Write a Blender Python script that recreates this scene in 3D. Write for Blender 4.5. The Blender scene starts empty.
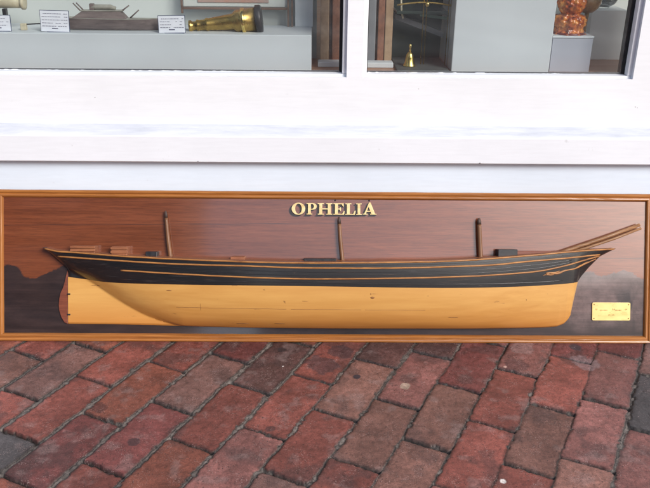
import bpy, bmesh, math, random
import numpy as np
from mathutils import Vector, Matrix, Euler
random.seed(7)
rng = np.random.default_rng(11)
scene = bpy.context.scene
col = scene.collection
R = math.radians

# ------------------------------------------------------------------ materials
def new_mat(name):
    m = bpy.data.materials.new(name); m.use_nodes = True
    nt = m.node_tree; nt.nodes.clear()
    out = nt.nodes.new('ShaderNodeOutputMaterial')
    b = nt.nodes.new('ShaderNodeBsdfPrincipled')
    nt.links.new(b.outputs[0], out.inputs[0])
    return m, nt, b, out
def N(nt, t, **kw):
    n = nt.nodes.new('ShaderNode' + t)
    for k, v in kw.items():
        if k in n.inputs.keys(): n.inputs[k].default_value = v
        else: setattr(n, k, v)
    return n
def coords(nt, scale=(1, 1, 1), kind='Object', rot=(0, 0, 0)):
    tc = N(nt, 'TexCoord'); mp = N(nt, 'Mapping')
    mp.inputs['Scale'].default_value = scale; mp.inputs['Rotation'].default_value = rot
    nt.links.new(tc.outputs[kind], mp.inputs[0]); return mp.outputs[0]
def noise(nt, vec, scale, detail=6, rough=.55, dist=0):
    n = N(nt, 'TexNoise'); n.inputs['Scale'].default_value = scale; n.inputs['Detail'].default_value = detail
    n.inputs['Roughness'].default_value = rough; n.inputs['Distortion'].default_value = dist
    nt.links.new(vec, n.inputs['Vector']); return n.outputs['Fac']
def ramp(nt, fac, stops, interp='LINEAR'):
    r = N(nt, 'ValToRGB'); r.color_ramp.interpolation = interp
    e = r.color_ramp.elements
    while len(e) < len(stops): e.new(0.5)
    for i, (p, c) in enumerate(stops):
        e[i].position = p; e[i].color = (c[0], c[1], c[2], 1) if isinstance(c, (tuple, list)) else (c, c, c, 1)
    nt.links.new(fac, r.inputs[0]); return r.outputs[0]
def mix(nt, fac, a, b, blend='MIX'):
    m = N(nt, 'Mix'); m.data_type = 'RGBA'; m.blend_type = blend
    for s, v in ((m.inputs[0], fac), (m.inputs[6], a), (m.inputs[7], b)):
        if isinstance(v, (int, float)): s.default_value = v
        elif isinstance(v, (tuple, list)): s.default_value = (v[0], v[1], v[2], 1)
        else: nt.links.new(v, s)
    return m.outputs[2]
def bump(nt, bsdf, h, strength=.3, dist=.001):
    b = N(nt, 'Bump'); b.inputs['Strength'].default_value = strength; b.inputs['Distance'].default_value = dist
    nt.links.new(h, b.inputs['Height']); nt.links.new(b.outputs[0], bsdf.inputs['Normal'])
def math_(nt, op, a, b=None):
    m = N(nt, 'Math'); m.operation = op
    for s, v in zip(m.inputs, (a, b)):
        if v is None: continue
        if isinstance(v, (int, float)): s.default_value = v
        else: nt.links.new(v, s)
    return m.outputs[0]

def simple(name, c1, c2=None, rough=.5, scale=(60, 60, 60), nscale=1, metallic=0, bstr=.15, bdist=.0005, spec=.5, rvar=.12, coat=0):
    m, nt, b, o = new_mat(name)
    v = coords(nt, scale)
    f = noise(nt, v, nscale, 8)
    c2 = c2 or tuple(x * .7 for x in c1)
    nt.links.new(ramp(nt, f, [(.3, c2), (.7, c1)]), b.inputs['Base Color'])
    nt.links.new(ramp(nt, noise(nt, v, nscale * 1.7, 4), [(.3, max(0, rough - rvar)), (.7, min(1, rough + rvar))]), b.inputs['Roughness'])
    b.inputs['Metallic'].default_value = metallic
    b.inputs['Specular IOR Level'].default_value = spec
    b.inputs['Coat Weight'].default_value = coat
    bump(nt, b, f, bstr, bdist)
    return m

def wood(name, light, dark, rough=.35, length_scale=4, across=140, coat=.0, vertical=False, spec=.5):
    m, nt, b, o = new_mat(name)
    s = (across, length_scale, across) if vertical else (length_scale, across, across)
    v = coords(nt, s)
    f = noise(nt, v, 1, 9, .65, .4)
    v2 = coords(nt, tuple(x * .18 for x in s))
    f2 = noise(nt, v2, 1.3, 4)
    c = ramp(nt, f, [(.3, dark), (.68, light)])
    c = mix(nt, .5, c, ramp(nt, f2, [(.35, .75), (.7, 1.0)]), 'MULTIPLY')
    nt.links.new(c, b.inputs['Base Color'])
    nt.links.new(ramp(nt, f2, [(.3, rough - .07), (.7, rough + .1)]), b.inputs['Roughness'])
    b.inputs['Coat Weight'].default_value = coat
    b.inputs['Specular IOR Level'].default_value = spec
    bump(nt, b, f, .2, .0004)
    return m

M = {}
def mat_white_paint(name, base=(.88, .905, .95), dirt_shade=.5):
    m, nt, b, o = new_mat(name)
    v = coords(nt, (1, 1, 1))
    big = noise(nt, v, 3.5, 5, .6)
    c = ramp(nt, big, [(.3, tuple(x * .93 for x in base)), (.65, base)])
    strk = noise(nt, coords(nt, (14, 14, 160)), 1, 5, .6)      # brush lines running along the boards
    c = mix(nt, .07, c, ramp(nt, strk, [(.35, .45), (.65, 1.0)]), 'MULTIPLY')
    spots = noise(nt, v, 55, 3, .5)
    c = mix(nt, ramp(nt, spots, [(.72, 0), (.80, dirt_shade * .25)]), c, (.36, .36, .37))
    geo = N(nt, 'NewGeometry'); sep = N(nt, 'SeparateXYZ'); nt.links.new(geo.outputs['Normal'], sep.inputs[0])
    up = ramp(nt, sep.outputs[2], [(.3, 0), (.8, 1)])          # ledge grime, strengthened to paint in the sill top's shading
    gr = ramp(nt, noise(nt, coords(nt, (5, 45, 45)), 1.4, 8, .7), [(.38, .45), (.72, 1.0)])
    c = mix(nt, math_(nt, 'MULTIPLY', up, math_(nt, 'MULTIPLY', gr, dirt_shade * .8)), c, (.40, .43, .50))
    nt.links.new(c, b.inputs['Base Color'])
    b.inputs['Roughness'].default_value = .45
    h = mix(nt, .5, noise(nt, coords(nt, (9, 9, 260)), 1, 4), noise(nt, v, 120, 3))
    bump(nt, b, h, .22, .0007)
    return m
M['white'] = mat_white_paint('white_paint')
M['ledge'] = mat_white_paint('ledge_paint', (.86, .89, .95), 1.15)
M['orange_wood'] = wood('orange_frame_wood', (.50, .20, .048), (.25, .08, .016), .33, 5, 220, coat=.15)
M['orange_wood_v'] = wood('orange_frame_wood_upright', (.50, .20, .048), (.25, .08, .016), .33, 5, 220, coat=.15, vertical=True)
M['stripe'] = wood('stripe_wood', (.55, .25, .075), (.24, .09, .025), .45, 30, 200)
M['mast_wood'] = wood('mast_wood', (.27, .125, .055), (.11, .045, .02), .45, 12, 300, vertical=True)
M['spar_wood'] = wood('spar_wood', (.42, .22, .10), (.18, .08, .036), .45, 12, 300)
M['block_wood'] = wood('hatch_wood', (.36, .135, .055), (.20, .062, .026), .5, 20, 200)
M['rudder_wood'] = wood('rudder_wood', (.25, .07, .035), (.13, .032, .018), .42, 20, 200)
M['dark_wood'] = simple('black_deck_fitting', (.022, .022, .026), (.010, .010, .012), .42)
M['mast_tip'] = simple('dark_mast_head', (.095, .055, .040), (.035, .022, .019), .6)
M['gold_leaf'] = simple('gold_leaf', (.86, .70, .38), (.66, .47, .20), .42, (90, 90, 90), 1, .25)
M['letter_shade'] = simple('letter_shade_paint', (.050, .042, .050), (.026, .022, .028), .45)
M['brass_plate'] = simple('brass_plate', (.93, .69, .27), (.80, .56, .20), .34, (26, 60, 26), 1, metallic=.15, bstr=.35, coat=.2)
M['engraving'] = simple('engraved_line', (.36, .22, .05), (.24, .14, .03), .6)
M['nail'] = simple('dark_nail', (.03, .025, .022), None, .5, metallic=.6)
M['black'] = simple('black_gasket', (.018, .018, .020), None, .6)
M['gasket_green'] = simple('grey_green_putty', (.22, .27, .25), (.16, .2, .19), .6)
M['case_white'] = simple('display_white', (.62, .66, .70), (.56, .60, .64), .55, (4, 4, 4), 1, bstr=.05)
M['interior'] = simple('interior_wall_paint', (.66, .69, .68), (.58, .61, .60), .8, (3, 3, 3))
M['shop_floor'] = wood('shop_floor_wood', (.50, .29, .20), (.34, .18, .12), .4, 4, 60)
M['card'] = simple('card_paper', (.80, .82, .90), (.74, .76, .85), .7, bstr=.05)
M['ink'] = simple('printed_ink', (.12, .12, .2), None, .7)
M['card_edge'] = simple('card_holder_edge', (.10, .12, .20), None, .4)
M['brass'] = simple('aged_brass', (.62, .42, .12), (.26, .17, .06), .30, (40, 40, 40), 1, metallic=.9)
M['bright_brass'] = simple('bright_brass', (.9, .70, .25), (.7, .5, .15), .22, (40, 40, 40), 1, metallic=1)
M['dark_metal'] = simple('dark_metal', (.06, .055, .06), None, .4, metallic=.5)
M['ship_grey'] = wood('model_ship_wood', (.24, .19, .18), (.13, .10, .10), .6, 20, 120)
M['ship_light'] = simple('model_ship_light', (.36, .35, .31), (.22, .21, .18), .6)
M['cream'] = simple('cream_tube', (.62, .56, .42), (.46, .40, .28), .5)
def mat_amber():
    m, nt, b, o = new_mat('amber_carving')
    v = coords(nt, (1, 1, 1)); f = noise(nt, v, 60, 4, .65)
    vo = N(nt, 'TexVoronoi'); vo.inputs['Scale'].default_value = 130; nt.links.new(v, vo.inputs['Vector'])
    c = ramp(nt, f, [(.34, (.10, .016, .010)), (.46, (.50, .10, .022)), (.58, (.80, .27, .05)), (.70, (.92, .52, .16))])
    c = mix(nt, ramp(nt, vo.outputs['Distance'], [(.35, 0), (.70, .5)]), c, (.25, .05, .02))
    nt.links.new(c, b.inputs['Base Color']); b.inputs['Roughness'].default_value = .22; b.inputs['Coat Weight'].default_value = .5
    bump(nt, b, vo.outputs['Distance'], .5, .003)
    return m
M['amber'] = mat_amber()
M['pale_amber'] = simple('pale_amber_bowl', (.58, .36, .16), (.34, .17, .06), .3, (60, 60, 60), 1, coat=.5)
M['case_frame'] = wood('display_case_wood', (.24, .15, .12), (.11, .07, .055), .4, 10, 120)
M['pink_print'] = simple('pink_print', (.55, .25, .18), (.40, .34, .33), .6, (18, 18, 18))
M['pillar'] = wood('brown_panel_wood', (.36, .16, .10), (.17, .075, .05), .35, 3, 60, vertical=True)
M['pillar_tan'] = wood('tan_post_wood', (.50, .34, .22), (.34, .22, .14), .4, 3, 60, vertical=True)
M['pillar_grey'] = simple('grey_trim', (.24, .25, .27), (.17, .17, .19), .5, (30, 30, 2))
M['green_glass'] = simple('dark_green_back', (.045, .062, .052), (.018, .026, .024), .18, (8, 8, 8))

# board: mahogany with a painted dark "sea" area from a vertex mask
def mat_board():
    m, nt, b, o = new_mat('mahogany_board')
    at = N(nt, 'Attribute'); at.attribute_name = 'paint'
    sep = N(nt, 'SeparateColor'); nt.links.new(at.outputs['Color'], sep.inputs[0])
    f = noise(nt, coords(nt, (4.5, 120, 120)), 1, 9, .72, .3)
    pores = noise(nt, coords(nt, (26, 420, 420)), 1, 4, .7)
    f2 = noise(nt, coords(nt, (1.1, 9, 9)), 1.6, 5, .6)
    c = ramp(nt, f, [(.28, (.140, .036, .011)), (.5, (.195, .052, .018)), (.72, (.245, .073, .027))])
    c = mix(nt, .55, c, ramp(nt, pores, [(.36, .50), (.56, 1.0)]), 'MULTIPLY')
    c = mix(nt, .6, c, ramp(nt, f2, [(.3, .66), (.7, 1.08)]), 'MULTIPLY')
    c = mix(nt, math_(nt, 'MULTIPLY', sep.outputs[1], .55), c, mix(nt, 1, c, (1.38, 1.25, 1.22), 'MULTIPLY'))  # right side lightened in the colour, standing in for varnish sheen
    # painted dark zone, worn
    wear = ramp(nt, noise(nt, coords(nt, (9, 30, 30)), 1.5, 9, .75), [(.34, (.022, .012, .011)), (.7, (.050, .028, .025))])
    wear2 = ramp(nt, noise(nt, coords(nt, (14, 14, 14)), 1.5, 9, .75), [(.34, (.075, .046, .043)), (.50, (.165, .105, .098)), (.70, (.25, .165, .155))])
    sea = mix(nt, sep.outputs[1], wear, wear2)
    sea = mix(nt, .8, sea, ramp(nt, f, [(.34, .55), (.62, 1.2)]), 'MULTIPLY')
    c = mix(nt, sep.outputs[0], c, sea)
    c = mix(nt, sep.outputs[2], c, (.016, .012, .014))
    nt.links.new(c, b.inputs['Base Color'])
    nt.links.new(ramp(nt, f2, [(.3, .26), (.7, .40)]), b.inputs['Roughness'])
    b.inputs['Coat Weight'].default_value = 1
    b.inputs['Coat IOR'].default_value = 1.9
    b.inputs['Coat Roughness'].default_value = .085
    bump(nt, b, mix(nt, .5, pores, f), .22, .0005)
    return m
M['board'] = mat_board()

def mat_hull(name, light, mid, dark, cracks, rough, scuff):
    m, nt, b, o = new_mat(name)
    f = noise(nt, coords(nt, (5, 60, 60)), 1, 8, .6, .3)
    f2 = noise(nt, coords(nt, (2.2, 7, 7)), 1.5, 6, .6)
    c = ramp(nt, f, [(.3, mid), (.7, light)])
    c = mix(nt, ramp(nt, f2, [(.42, 0), (.72, .55)]), c, mid)
    sc = ramp(nt, noise(nt, coords(nt, (16, 60, 60)), 1.3, 9, .7), [(.66, 0), (.74, scuff)])
    c = mix(nt, sc, c, dark)
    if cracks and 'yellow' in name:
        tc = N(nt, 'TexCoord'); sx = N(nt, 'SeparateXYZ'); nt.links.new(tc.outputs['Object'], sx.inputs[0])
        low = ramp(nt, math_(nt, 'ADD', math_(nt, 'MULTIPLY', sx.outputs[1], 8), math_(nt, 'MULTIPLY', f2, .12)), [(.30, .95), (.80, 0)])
        c = mix(nt, low, c, mix(nt, 1, c, (.84, .62, .40), 'MULTIPLY'))     # shade of the turning bilge painted in towards the keel
    sp = ramp(nt, noise(nt, coords(nt, (36, 60, 60)), 1.1, 3, .5), [(.735, 0), (.77, .75)])
    c = mix(nt, sp, c, dark)
    if 'black' in name:
        stk = ramp(nt, noise(nt, coords(nt, (7, 330, 90)), 1.2, 7, .75), [(.58, 0), (.70, .75)])
        c = mix(nt, stk, c, (.085, .050, .034))
        stk2 = ramp(nt, noise(nt, coords(nt, (4, 190, 60)), 2.0, 5, .6), [(.60, 0), (.66, .7)])
        c = mix(nt, stk2, c, (.040, .038, .040))
    nt.links.new(c, b.inputs['Base Color'])
    nt.links.new(ramp(nt, f2, [(.3, rough), (.7, rough + .14)]), b.inputs['Roughness'])
    b.inputs['Coat Weight'].default_value = .75; b.inputs['Coat Roughness'].default_value = .44 if 'black' in name else .22
    b.inputs['Coat Roughness'].default_value = .14 if 'black' in name else .12
    bump(nt, b, mix(nt, .5, f, sc), .25, .0006)
    return m
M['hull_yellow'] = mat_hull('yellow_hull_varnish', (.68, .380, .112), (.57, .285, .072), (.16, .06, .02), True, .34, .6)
M['hull_black'] = mat_hull('black_hull_paint', (.010, .010, .012), (.005, .005, .006), (.060, .045, .035), True, .36, .4)
M['dark_seam'] = simple('plank_seam', (.33, .15, .045), (.20, .085, .025), .6)

def mat_glass():
    m, nt, b, o = new_mat('window_glass'); nt.nodes.remove(b)
    t = N(nt, 'BsdfTransparent'); t.inputs[0].default_value = (.93, .96, .95, 1)
    g = N(nt, 'BsdfGlossy'); g.inputs['Roughness'].default_value = .07
    lw = N(nt, 'LayerWeight'); lw.inputs['Blend'].default_value = .5
    fr = math_(nt, 'ADD', math_(nt, 'MULTIPLY', math_(nt, 'POWER', lw.outputs['Facing'], 5.0), .83), .16)
    mx = N(nt, 'MixShader')
    nt.links.new(fr, mx.inputs[0])
    nt.links.new(t.outputs[0], mx.inputs[1]); nt.links.new(g.outputs[0], mx.inputs[2]); nt.links.new(mx.outputs[0], o.inputs[0])
    return m
M['glass'] = mat_glass()
def mat_clear():
    m, nt, b, o = new_mat('clear_glassware')
    b.inputs['Base Color'].default_value = (.92, .96, .98, 1); b.inputs['Roughness'].default_value = .05
    b.inputs['Transmission Weight'].default_value = .9
    bump(nt, b, noise(nt, coords(nt, (30, 30, 30)), 1, 2), .3, .002)
    return m
M['clear'] = mat_clear()

# ------------------------------------------------------------------ mesh helpers
def link_mesh(name, me, m, parent=None, smooth=True):
    o = bpy.data.objects.new(name, me); col.objects.link(o)
    if m is not None: me.materials.append(m)
    if smooth:
        me.polygons.foreach_set('use_smooth', [True] * len(me.polygons))
    if parent: o.parent = parent
    return o
def from_bm(name, bm, m, parent=None, smooth=False):
    bmesh.ops.recalc_face_normals(bm, faces=bm.faces)
    me = bpy.data.meshes.new(name); bm.to_mesh(me); bm.free()
    return link_mesh(name, me, m, parent, smooth)
def bx(bm, x0, x1, y0, y1, z0, z1, bev=0.0):
    r = bmesh.ops.create_cube(bm, size=1)
    vs = r['verts']
    for v in vs:
        v.co = Vector(((x0 + x1) / 2 + v.co.x * (x1 - x0), (y0 + y1) / 2 + v.co.y * (y1 - y0), (z0 + z1) / 2 + v.co.z * (z1 - z0)))
    if bev:
        es = list({e for v in vs for e in v.link_edges})
        bmesh.ops.bevel(bm, geom=es, offset=bev, segments=2, profile=.5, affect='EDGES')
def box(name, d, m, parent=None, bev=.001):
    bm = bmesh.new(); bx(bm, *d, bev); return from_bm(name, bm, m, parent)
def tube_rings(pts, radii, seg=10, closed_ends=True):
    """verts/faces of a tube along pts"""
    V, F = [], []
    n = len(pts); pts = [Vector(p) for p in pts]
    for i, p in enumerate(pts):
        t = (pts[min(i + 1, n - 1)] - pts[max(i - 1, 0)]).normalized()
        a = Vector((0, 0, 1)) if abs(t.z) < .9 else Vector((0, 1, 0))
        s = t.cross(a).normalized(); w = s.cross(t).normalized()
        r = radii[i] if hasattr(radii, '__len__') else radii
        for k in range(seg):
            an = 2 * math.pi * k / seg
            V.append(p + s * math.cos(an) * r + w * math.sin(an) * r)
    for i in range(n - 1):
        for k in range(seg):
            a, b = i * seg + k, i * seg + (k + 1) % seg
            F.append((a, b, b + seg, a + seg))
    if closed_ends:
        F.append(tuple(range(seg - 1, -1, -1))); F.append(tuple((n - 1) * seg + k for k in range(seg)))
    return V, F
def tube(name, pts, radii, m, parent=None, seg=12):
    V, F = tube_rings(pts, radii, seg)
    me = bpy.data.meshes.new(name); me.from_pydata([tuple(v) for v in V], [], F); me.update()
    return link_mesh(name, me, m, parent, True)
def multi_tube(name, lines, r, m, parent=None, seg=6):
    V, F = [], []
    for pts in lines:
        v, f = tube_rings(pts, r, seg); b = len(V); V += v; F += [tuple(i + b for i in q) for q in f]
    me = bpy.data.meshes.new(name); me.from_pydata([tuple(v) for v in V], [], F); me.update()
    return link_mesh(name, me, m, parent, True)
def grid_mesh(name, P, m, parent=None, smooth=True, flip=False):
    """P: (nu, nv, 3) array"""
    nu, nv = P.shape[:2]
    idx = np.arange(nu * nv).reshape(nu, nv)
    F = np.stack([idx[:-1, :-1], idx[1:, :-1], idx[1:, 1:], idx[:-1, 1:]], -1).reshape(-1, 4)
    if flip: F = F[:, ::-1]
    me = bpy.data.meshes.new(name)
    me.vertices.add(nu * nv); me.vertices.foreach_set('co', P.reshape(-1).astype(np.float32))
    me.loops.add(F.size); me.loops.foreach_set('vertex_index', F.reshape(-1).astype(np.int32))
    me.polygons.add(len(F)); me.polygons.foreach_set('loop_start', (np.arange(len(F)) * 4).astype(np.int32))
    me.polygons.foreach_set('loop_total', np.full(len(F), 4, np.int32))
    me.update(calc_edges=True); me.validate()
    return link_mesh(name, me, m, parent, smooth)
def color_attr(o, name, C):
    a = o.data.color_attributes.new(name, 'FLOAT_COLOR', 'POINT')
    a.data.foreach_set('color', C.reshape(-1).astype(np.float32))
def extrude_profile(name, prof, x0, x1, m, parent=None, axis='x', mitre=None, smooth=False):
    """prof: list of (a,b); for axis x gives (x,a,b). mitre(a,b)-> (dx0,dx1)"""
    bm = bmesh.new(); A, B = [], []
    for a, b in prof:
        d0, d1 = mitre(a, b) if mitre else (0, 0)
        A.append(bm.verts.new((x0 + d0, a, b))); B.append(bm.verts.new((x1 - d1, a, b)))
    n = len(prof)
    for i in range(n):
        bm.faces.new((A[i], A[(i + 1) % n], B[(i + 1) % n], B[i]))
    bm.faces.new(A[::-1]); bm.faces.new(B)
    return from_bm(name, bm, m, parent, smooth)
def lathe(name, prof, m, parent=None, seg=28, loc=(0, 0, 0), wob=None):
    V, F = [], []
    for i, (r, z) in enumerate(prof):
        for k in range(seg):
            a = 2 * math.pi * k / seg
            rr = r * (wob(a, z) if wob else 1)
            V.append((rr * math.cos(a) + loc[0], rr * math.sin(a) + loc[1], z + loc[2]))
    for i in range(len(prof) - 1):
        for k in range(seg):
            a, b = i * seg + k, i * seg + (k + 1) % seg
            F.append((a, b, b + seg, a + seg))
    F.append(tuple(range(seg - 1, -1, -1))); F.append(tuple((len(prof) - 1) * seg + k for k in range(seg)))
    me = bpy.data.meshes.new(name); me.from_pydata(V, [], F); me.update()
    return link_mesh(name, me, m, parent, True)
def empty(name, loc, label, cat, rot=None):
    o = bpy.data.objects.new(name, None); col.objects.link(o); o.location = loc
    o.empty_display_size = .05
    if rot: o.rotation_euler = rot
    o['label'] = label; o['category'] = cat
    return o
def tag(o, label, cat, group=None):
    o['label'] = label; o['category'] = cat
    if group: o['group'] = group
    return o
def cubic(pts):
    """smooth monotone-ish interpolation through points"""
    xs = np.array([p[0] for p in pts]); ys = np.array([p[1] for p in pts])
    d = np.diff(ys) / np.diff(xs); mm = np.zeros(len(xs)); mm[0] = d[0]; mm[-1] = d[-1]
    h = np.diff(xs)
    mm[1:-1] = (d[:-1] * h[1:] + d[1:] * h[:-1]) / (h[1:] + h[:-1])
    def f(x):
        x = np.clip(x, xs[0], xs[-1]); i = np.clip(np.searchsorted(xs, x) - 1, 0, len(xs) - 2)
        t = (x - xs[i]) / h[i]
        return ((2*t**3 - 3*t**2 + 1) * ys[i] + (t**3 - 2*t**2 + t) * h[i] * mm[i] + (-2*t**3 + 3*t**2) * ys[i+1] + (t**3 - t**2) * h[i] * mm[i+1])
    return f

# numpy value noise
def vnoise(x, y, seed=0):
    xi = np.floor(x).astype(np.int64); yi = np.floor(y).astype(np.int64)
    xf = x - xi; yf = y - yi
    u = xf * xf * (3 - 2 * xf); v = yf * yf * (3 - 2 * yf)
    def h(a, b):
        n = (a * 374761393 + b * 668265263 + seed * 974711) & 0xffffffff
        n = ((n ^ (n >> 13)) * 1274126177) & 0xffffffff
        return ((n ^ (n >> 16)) & 0xffff) / 65535.0
    return (h(xi, yi) * (1-u) + h(xi+1, yi) * u) * (1-v) + (h(xi, yi+1) * (1-u) + h(xi+1, yi+1) * u) * v
def fbm(x, y, seed=0, oct=4):
    s = np.zeros_like(x); a = .5
    for i in range(oct):
        s += a * vnoise(x, y, seed + i * 17); x = x * 2.03 + 5.1; y = y * 2.03 + 1.7; a *= .5
    return s / (1 - .5 ** oct)
def sstep(a, b, x):
    t = np.clip((x - a) / (b - a), 0, 1); return t * t * (3 - 2 * t)

# ------------------------------------------------------------------ brick pavement
PH = R(63.674); U = (math.cos(PH), math.sin(PH)); V_ = (math.sin(PH), -math.cos(PH))
PITCH_W, PITCH_L = .0947, .2012
V0 = -1.1011
ROWV = {0: -1.0990, 1: -1.0010, 2: -.9030, 3: -.8052, 4: -.7078, 5: -.6110, 6: -.5172, 7: -.4230, 8: -.3308, 9: -.2394, 10: -.1496, 11: -.0607}
ROWU = {0: 1.0174, 1: .917, 2: 1.0265, 3: .9138, 4: 1.0353, 5: .9215, 6: 1.0337, 7: .9178, 8: 1.0250, 9: .9300, 10: 1.0358, 11: .8980}
COL = {'red': (.205, .062, .048), 'deep': (.150, .045, .041), 'brown': (.200, .095, .075), 'pink': (.215, .088, .077),
       'char': (.074, .066, .068), 'dark': (.105, .050, .045), 'orange': (.225, .072, .048), 'greyb': (.158, .080, .068)}
# colours of individual bricks read off the pavement: (row, step from the row's reference brick)
SPEC = {(-1, 0): 'brown', (-1, 1): 'red', (0, 0): 'greyb', (0, -1): 'red', (1, -1): 'char', (1, 0): 'red', (1, 1): 'red', (2, -1): 'deep', (2, 0): 'orange', (2, 1): 'red',
        (3, 0): 'deep', (3, 1): 'greyb', (3, 2): 'deep', (4, -1): 'orange', (4, 0): 'red', (4, 1): 'dark', (5, 0): 'pink', (5, 1): 'red', (5, 2): 'red', (6, 0): 'red', (6, 1): 'brown', (6, 2): 'dark',
        (7, 0): 'red', (7, 1): 'brown', (7, 2): 'pink', (7, 3): 'dark', (8, 0): 'brown', (8, 1): 'brown', (8, 2): 'deep', (9, 0): 'pink', (9, 1): 'red', (9, 2): 'red', (9, 3): 'pink',
        (10, 0): 'red', (10, 1): 'brown', (10, 2): 'red', (10, 3): 'deep', (11, 1): 'brown', (11, 2): 'pink', (11, 3): 'pink', (11, 4): 'deep', (12, 1): 'pink', (12, 2): 'char', (12, 3): 'greyb'}
def brick_field(X, Y):
    u = X * U[0] + Y * U[1]; v = X * V_[0] + Y * V_[1]
    wu = (fbm(X * 45, Y * 45, 3, 3) - .5) * .0050; wv = (fbm(X * 45 + 31, Y * 45 + 7, 5, 3) - .5) * .0055
    wv += (fbm(X * 9, Y * 9, 8, 2) - .5) * .006
    u = u + wu; v = v + wv
    lo, hi = -60, 80
    rowsv = np.array([ROWV.get(r, V0 + r * PITCH_W + (0.0 if r < 0 else -.0013)) for r in range(lo, hi)])
    rows_u = np.array([ROWU.get(r, 1.030 if r % 2 == 0 else .922) + (0 if r in ROWU else ((r * 7919) % 13 - 6) * .002) for r in range(lo, hi)])
    mid = (rowsv[:-1] + rowsv[1:]) / 2
    ri = np.searchsorted(mid, v); r = ri + lo
    vc = rowsv[ri]; uc = rows_u[ri]
    k = np.round((u - uc) / PITCH_L).astype(np.int64)
    du = u - uc - k * PITCH_L; dv = v - vc
    def hsh(s): 
        n = (r.astype(np.int64) * 73856093 + k * 19349663 + s * 83492791) & 0xffffffff
        n = ((n ^ (n >> 13)) * 1274126177) & 0xffffffff
        return ((n ^ (n >> 16)) & 0xffff) / 65535.0
    ang = (hsh(1) - .5) * .022
    du2 = du * np.cos(ang) - dv * np.sin(ang) + (hsh(2) - .5) * .003; dv2 = du * np.sin(ang) + dv * np.cos(ang) + (hsh(3) - .5) * .002
    hl = .0983 - hsh(4) * .0010; hw = .0461 - hsh(5) * .0018; rad = .003 + .004 * hsh(6)
    qx = np.abs(du2) - (hl - rad); qy = np.abs(dv2) - (hw - rad)
    d = np.hypot(np.maximum(qx, 0), np.maximum(qy, 0)) + np.minimum(np.maximum(qx, qy), 0) - rad
    d = d + (fbm(X * 190, Y * 190, 21, 2) - .5) * .0022
    # chipped arrises
    chip = sstep(.60, .78, fbm(X * 60 + 9, Y * 60, 33, 3)) * .004
    d = d + chip * sstep(-.012, -.002, d)
    inside = 1 - sstep(-.0016, .0006, d)
    tilt = du * (hsh(7) - .5) * .022 + dv * (hsh(8) - .5) * .035
    surf = fbm(X * 30, Y * 30, 41, 4)
    top = (hsh(9) - .5) * .0026 + tilt + (surf - .5) * .0022 + (fbm(X * 260, Y * 260, 51, 3) - .5) * .0006 - sstep(-.008, 0, d) * .0007
    pit = sstep(.70, .80, fbm(X * 120, Y * 120, 61, 2)) * .0006
    top = top - pit
    endj = sstep(-.004, .003, np.abs(du2) - hl) * (1 - sstep(-.002, .003, np.abs(dv2) - hw - .002))
    jh = -.0021 + (fbm(X * 150, Y * 150, 71, 3) - .5) * .0045 - endj * .0060
    H = jh * (1 - inside) + top * inside
    # colour
    pal = np.zeros(X.shape + (3,))
    keys = ['red', 'red', 'deep', 'red', 'pink', 'brown', 'red', 'greyb', 'orange', 'dark']
    base = np.array([COL[q] for q in keys]); pal = base[(hsh(10) * 9.999).astype(int)]
    for (rr, kk), cn in SPEC.items():
        pal[(r == rr) & (k == kk)] = COL[cn]
    br = .80 + .42 * hsh(11)
    mott = fbm(X * 22 + hsh(12) * 60, Y * 22, 81, 5)
    c = pal * (br * (.50 + 1.0 * mott))[..., None]
    # dark stains, pale bloom
    st = sstep(.58, .72, fbm(X * 16 + 3, Y * 16 + 8, 91, 4))[..., None] * .45
    c = c * (1 - st) + np.array((.052, .036, .036)) * st
    bl = sstep(.60, .80, fbm(X * 34 + 13, Y * 34 + 2, 101, 4))[..., None] * .30
    c = c * (1 - bl) + np.array((.27, .20, .19)) * bl
    ew = fbm(X * 70, Y * 70, 141, 3); c = c * (1 - .55 * sstep(-.002 - .010 * ew, .0005, d))[..., None]
    for (sx, sy, sr, sc) in STAINS:
        q = np.hypot((X - sx), (Y - sy) * 1.0) / sr + (fbm(X * 60, Y * 60, 111, 3) - .5) * .9
        w = (1 - sstep(.75, 1.0, q))[..., None] * sc[3]
        c = c * (1 - w) + np.array(sc[:3]) * w
    jc = (.60 + .8 * fbm(X * 240, Y * 240, 121, 2))[..., None] * np.array((.155, .133, .118))
    moss = sstep(.5, .7, fbm(X * 7, Y * 7, 131, 3))[..., None] * .5
    jc = jc * (1 - moss) + np.array((.07, .06, .055)) * moss
    e = endj[..., None] * .85
    jc = jc * (1 - e) + np.array((.018, .014, .013)) * e
    # a thin dark crack where the sand meets the brick's lower long side
    crack = (sstep(-.001, .001, d) * (1 - sstep(.001, .0028, d)))[..., None] * .85
    jc = jc * (1 - crack)
    C = c * inside[..., None] + jc * (1 - inside[..., None])
    return H, C, inside
STAINS = [(.0881, 1.3731, .0085, (.030, .026, .036, .92)), (.1835, 1.3408, .0125, (.40, .30, .23, .85)), (-.3248, 1.1576, .014, (.045, .028, .032, .75)),
          (.0165, 1.4221, .042, (.062, .036, .040, .7)), (.0558, 1.4704, .030, (.055, .034, .038, .7)), (.4582, 1.4895, .030, (.26, .17, .16, .55)), (.4246, 1.4204, .028, (.070, .034, .036, .6)),
          (.5729, 1.433, .032, (.23, .165, .17, .6)), (.5743, 1.4944, .016, (.042, .036, .044, .8)), (-.0702, 1.4821, .011, (.035, .028, .03, .8)), (.2513, 1.4716, .05, (.06, .034, .034, .5)),
          (.3202, 1.0575, .005, (.75, .70, .66, .9)), (-.0654, 1.4139, .0026, (.8, .76, .72, .9)), (.402, 1.412, .004, (.6, .4, .34, .8)), (-.4142, 1.2636, .02, (.055, .022, .022, .6)), (-.0813, 1.2021, .010, (.06, .03, .03, .7))]
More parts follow.
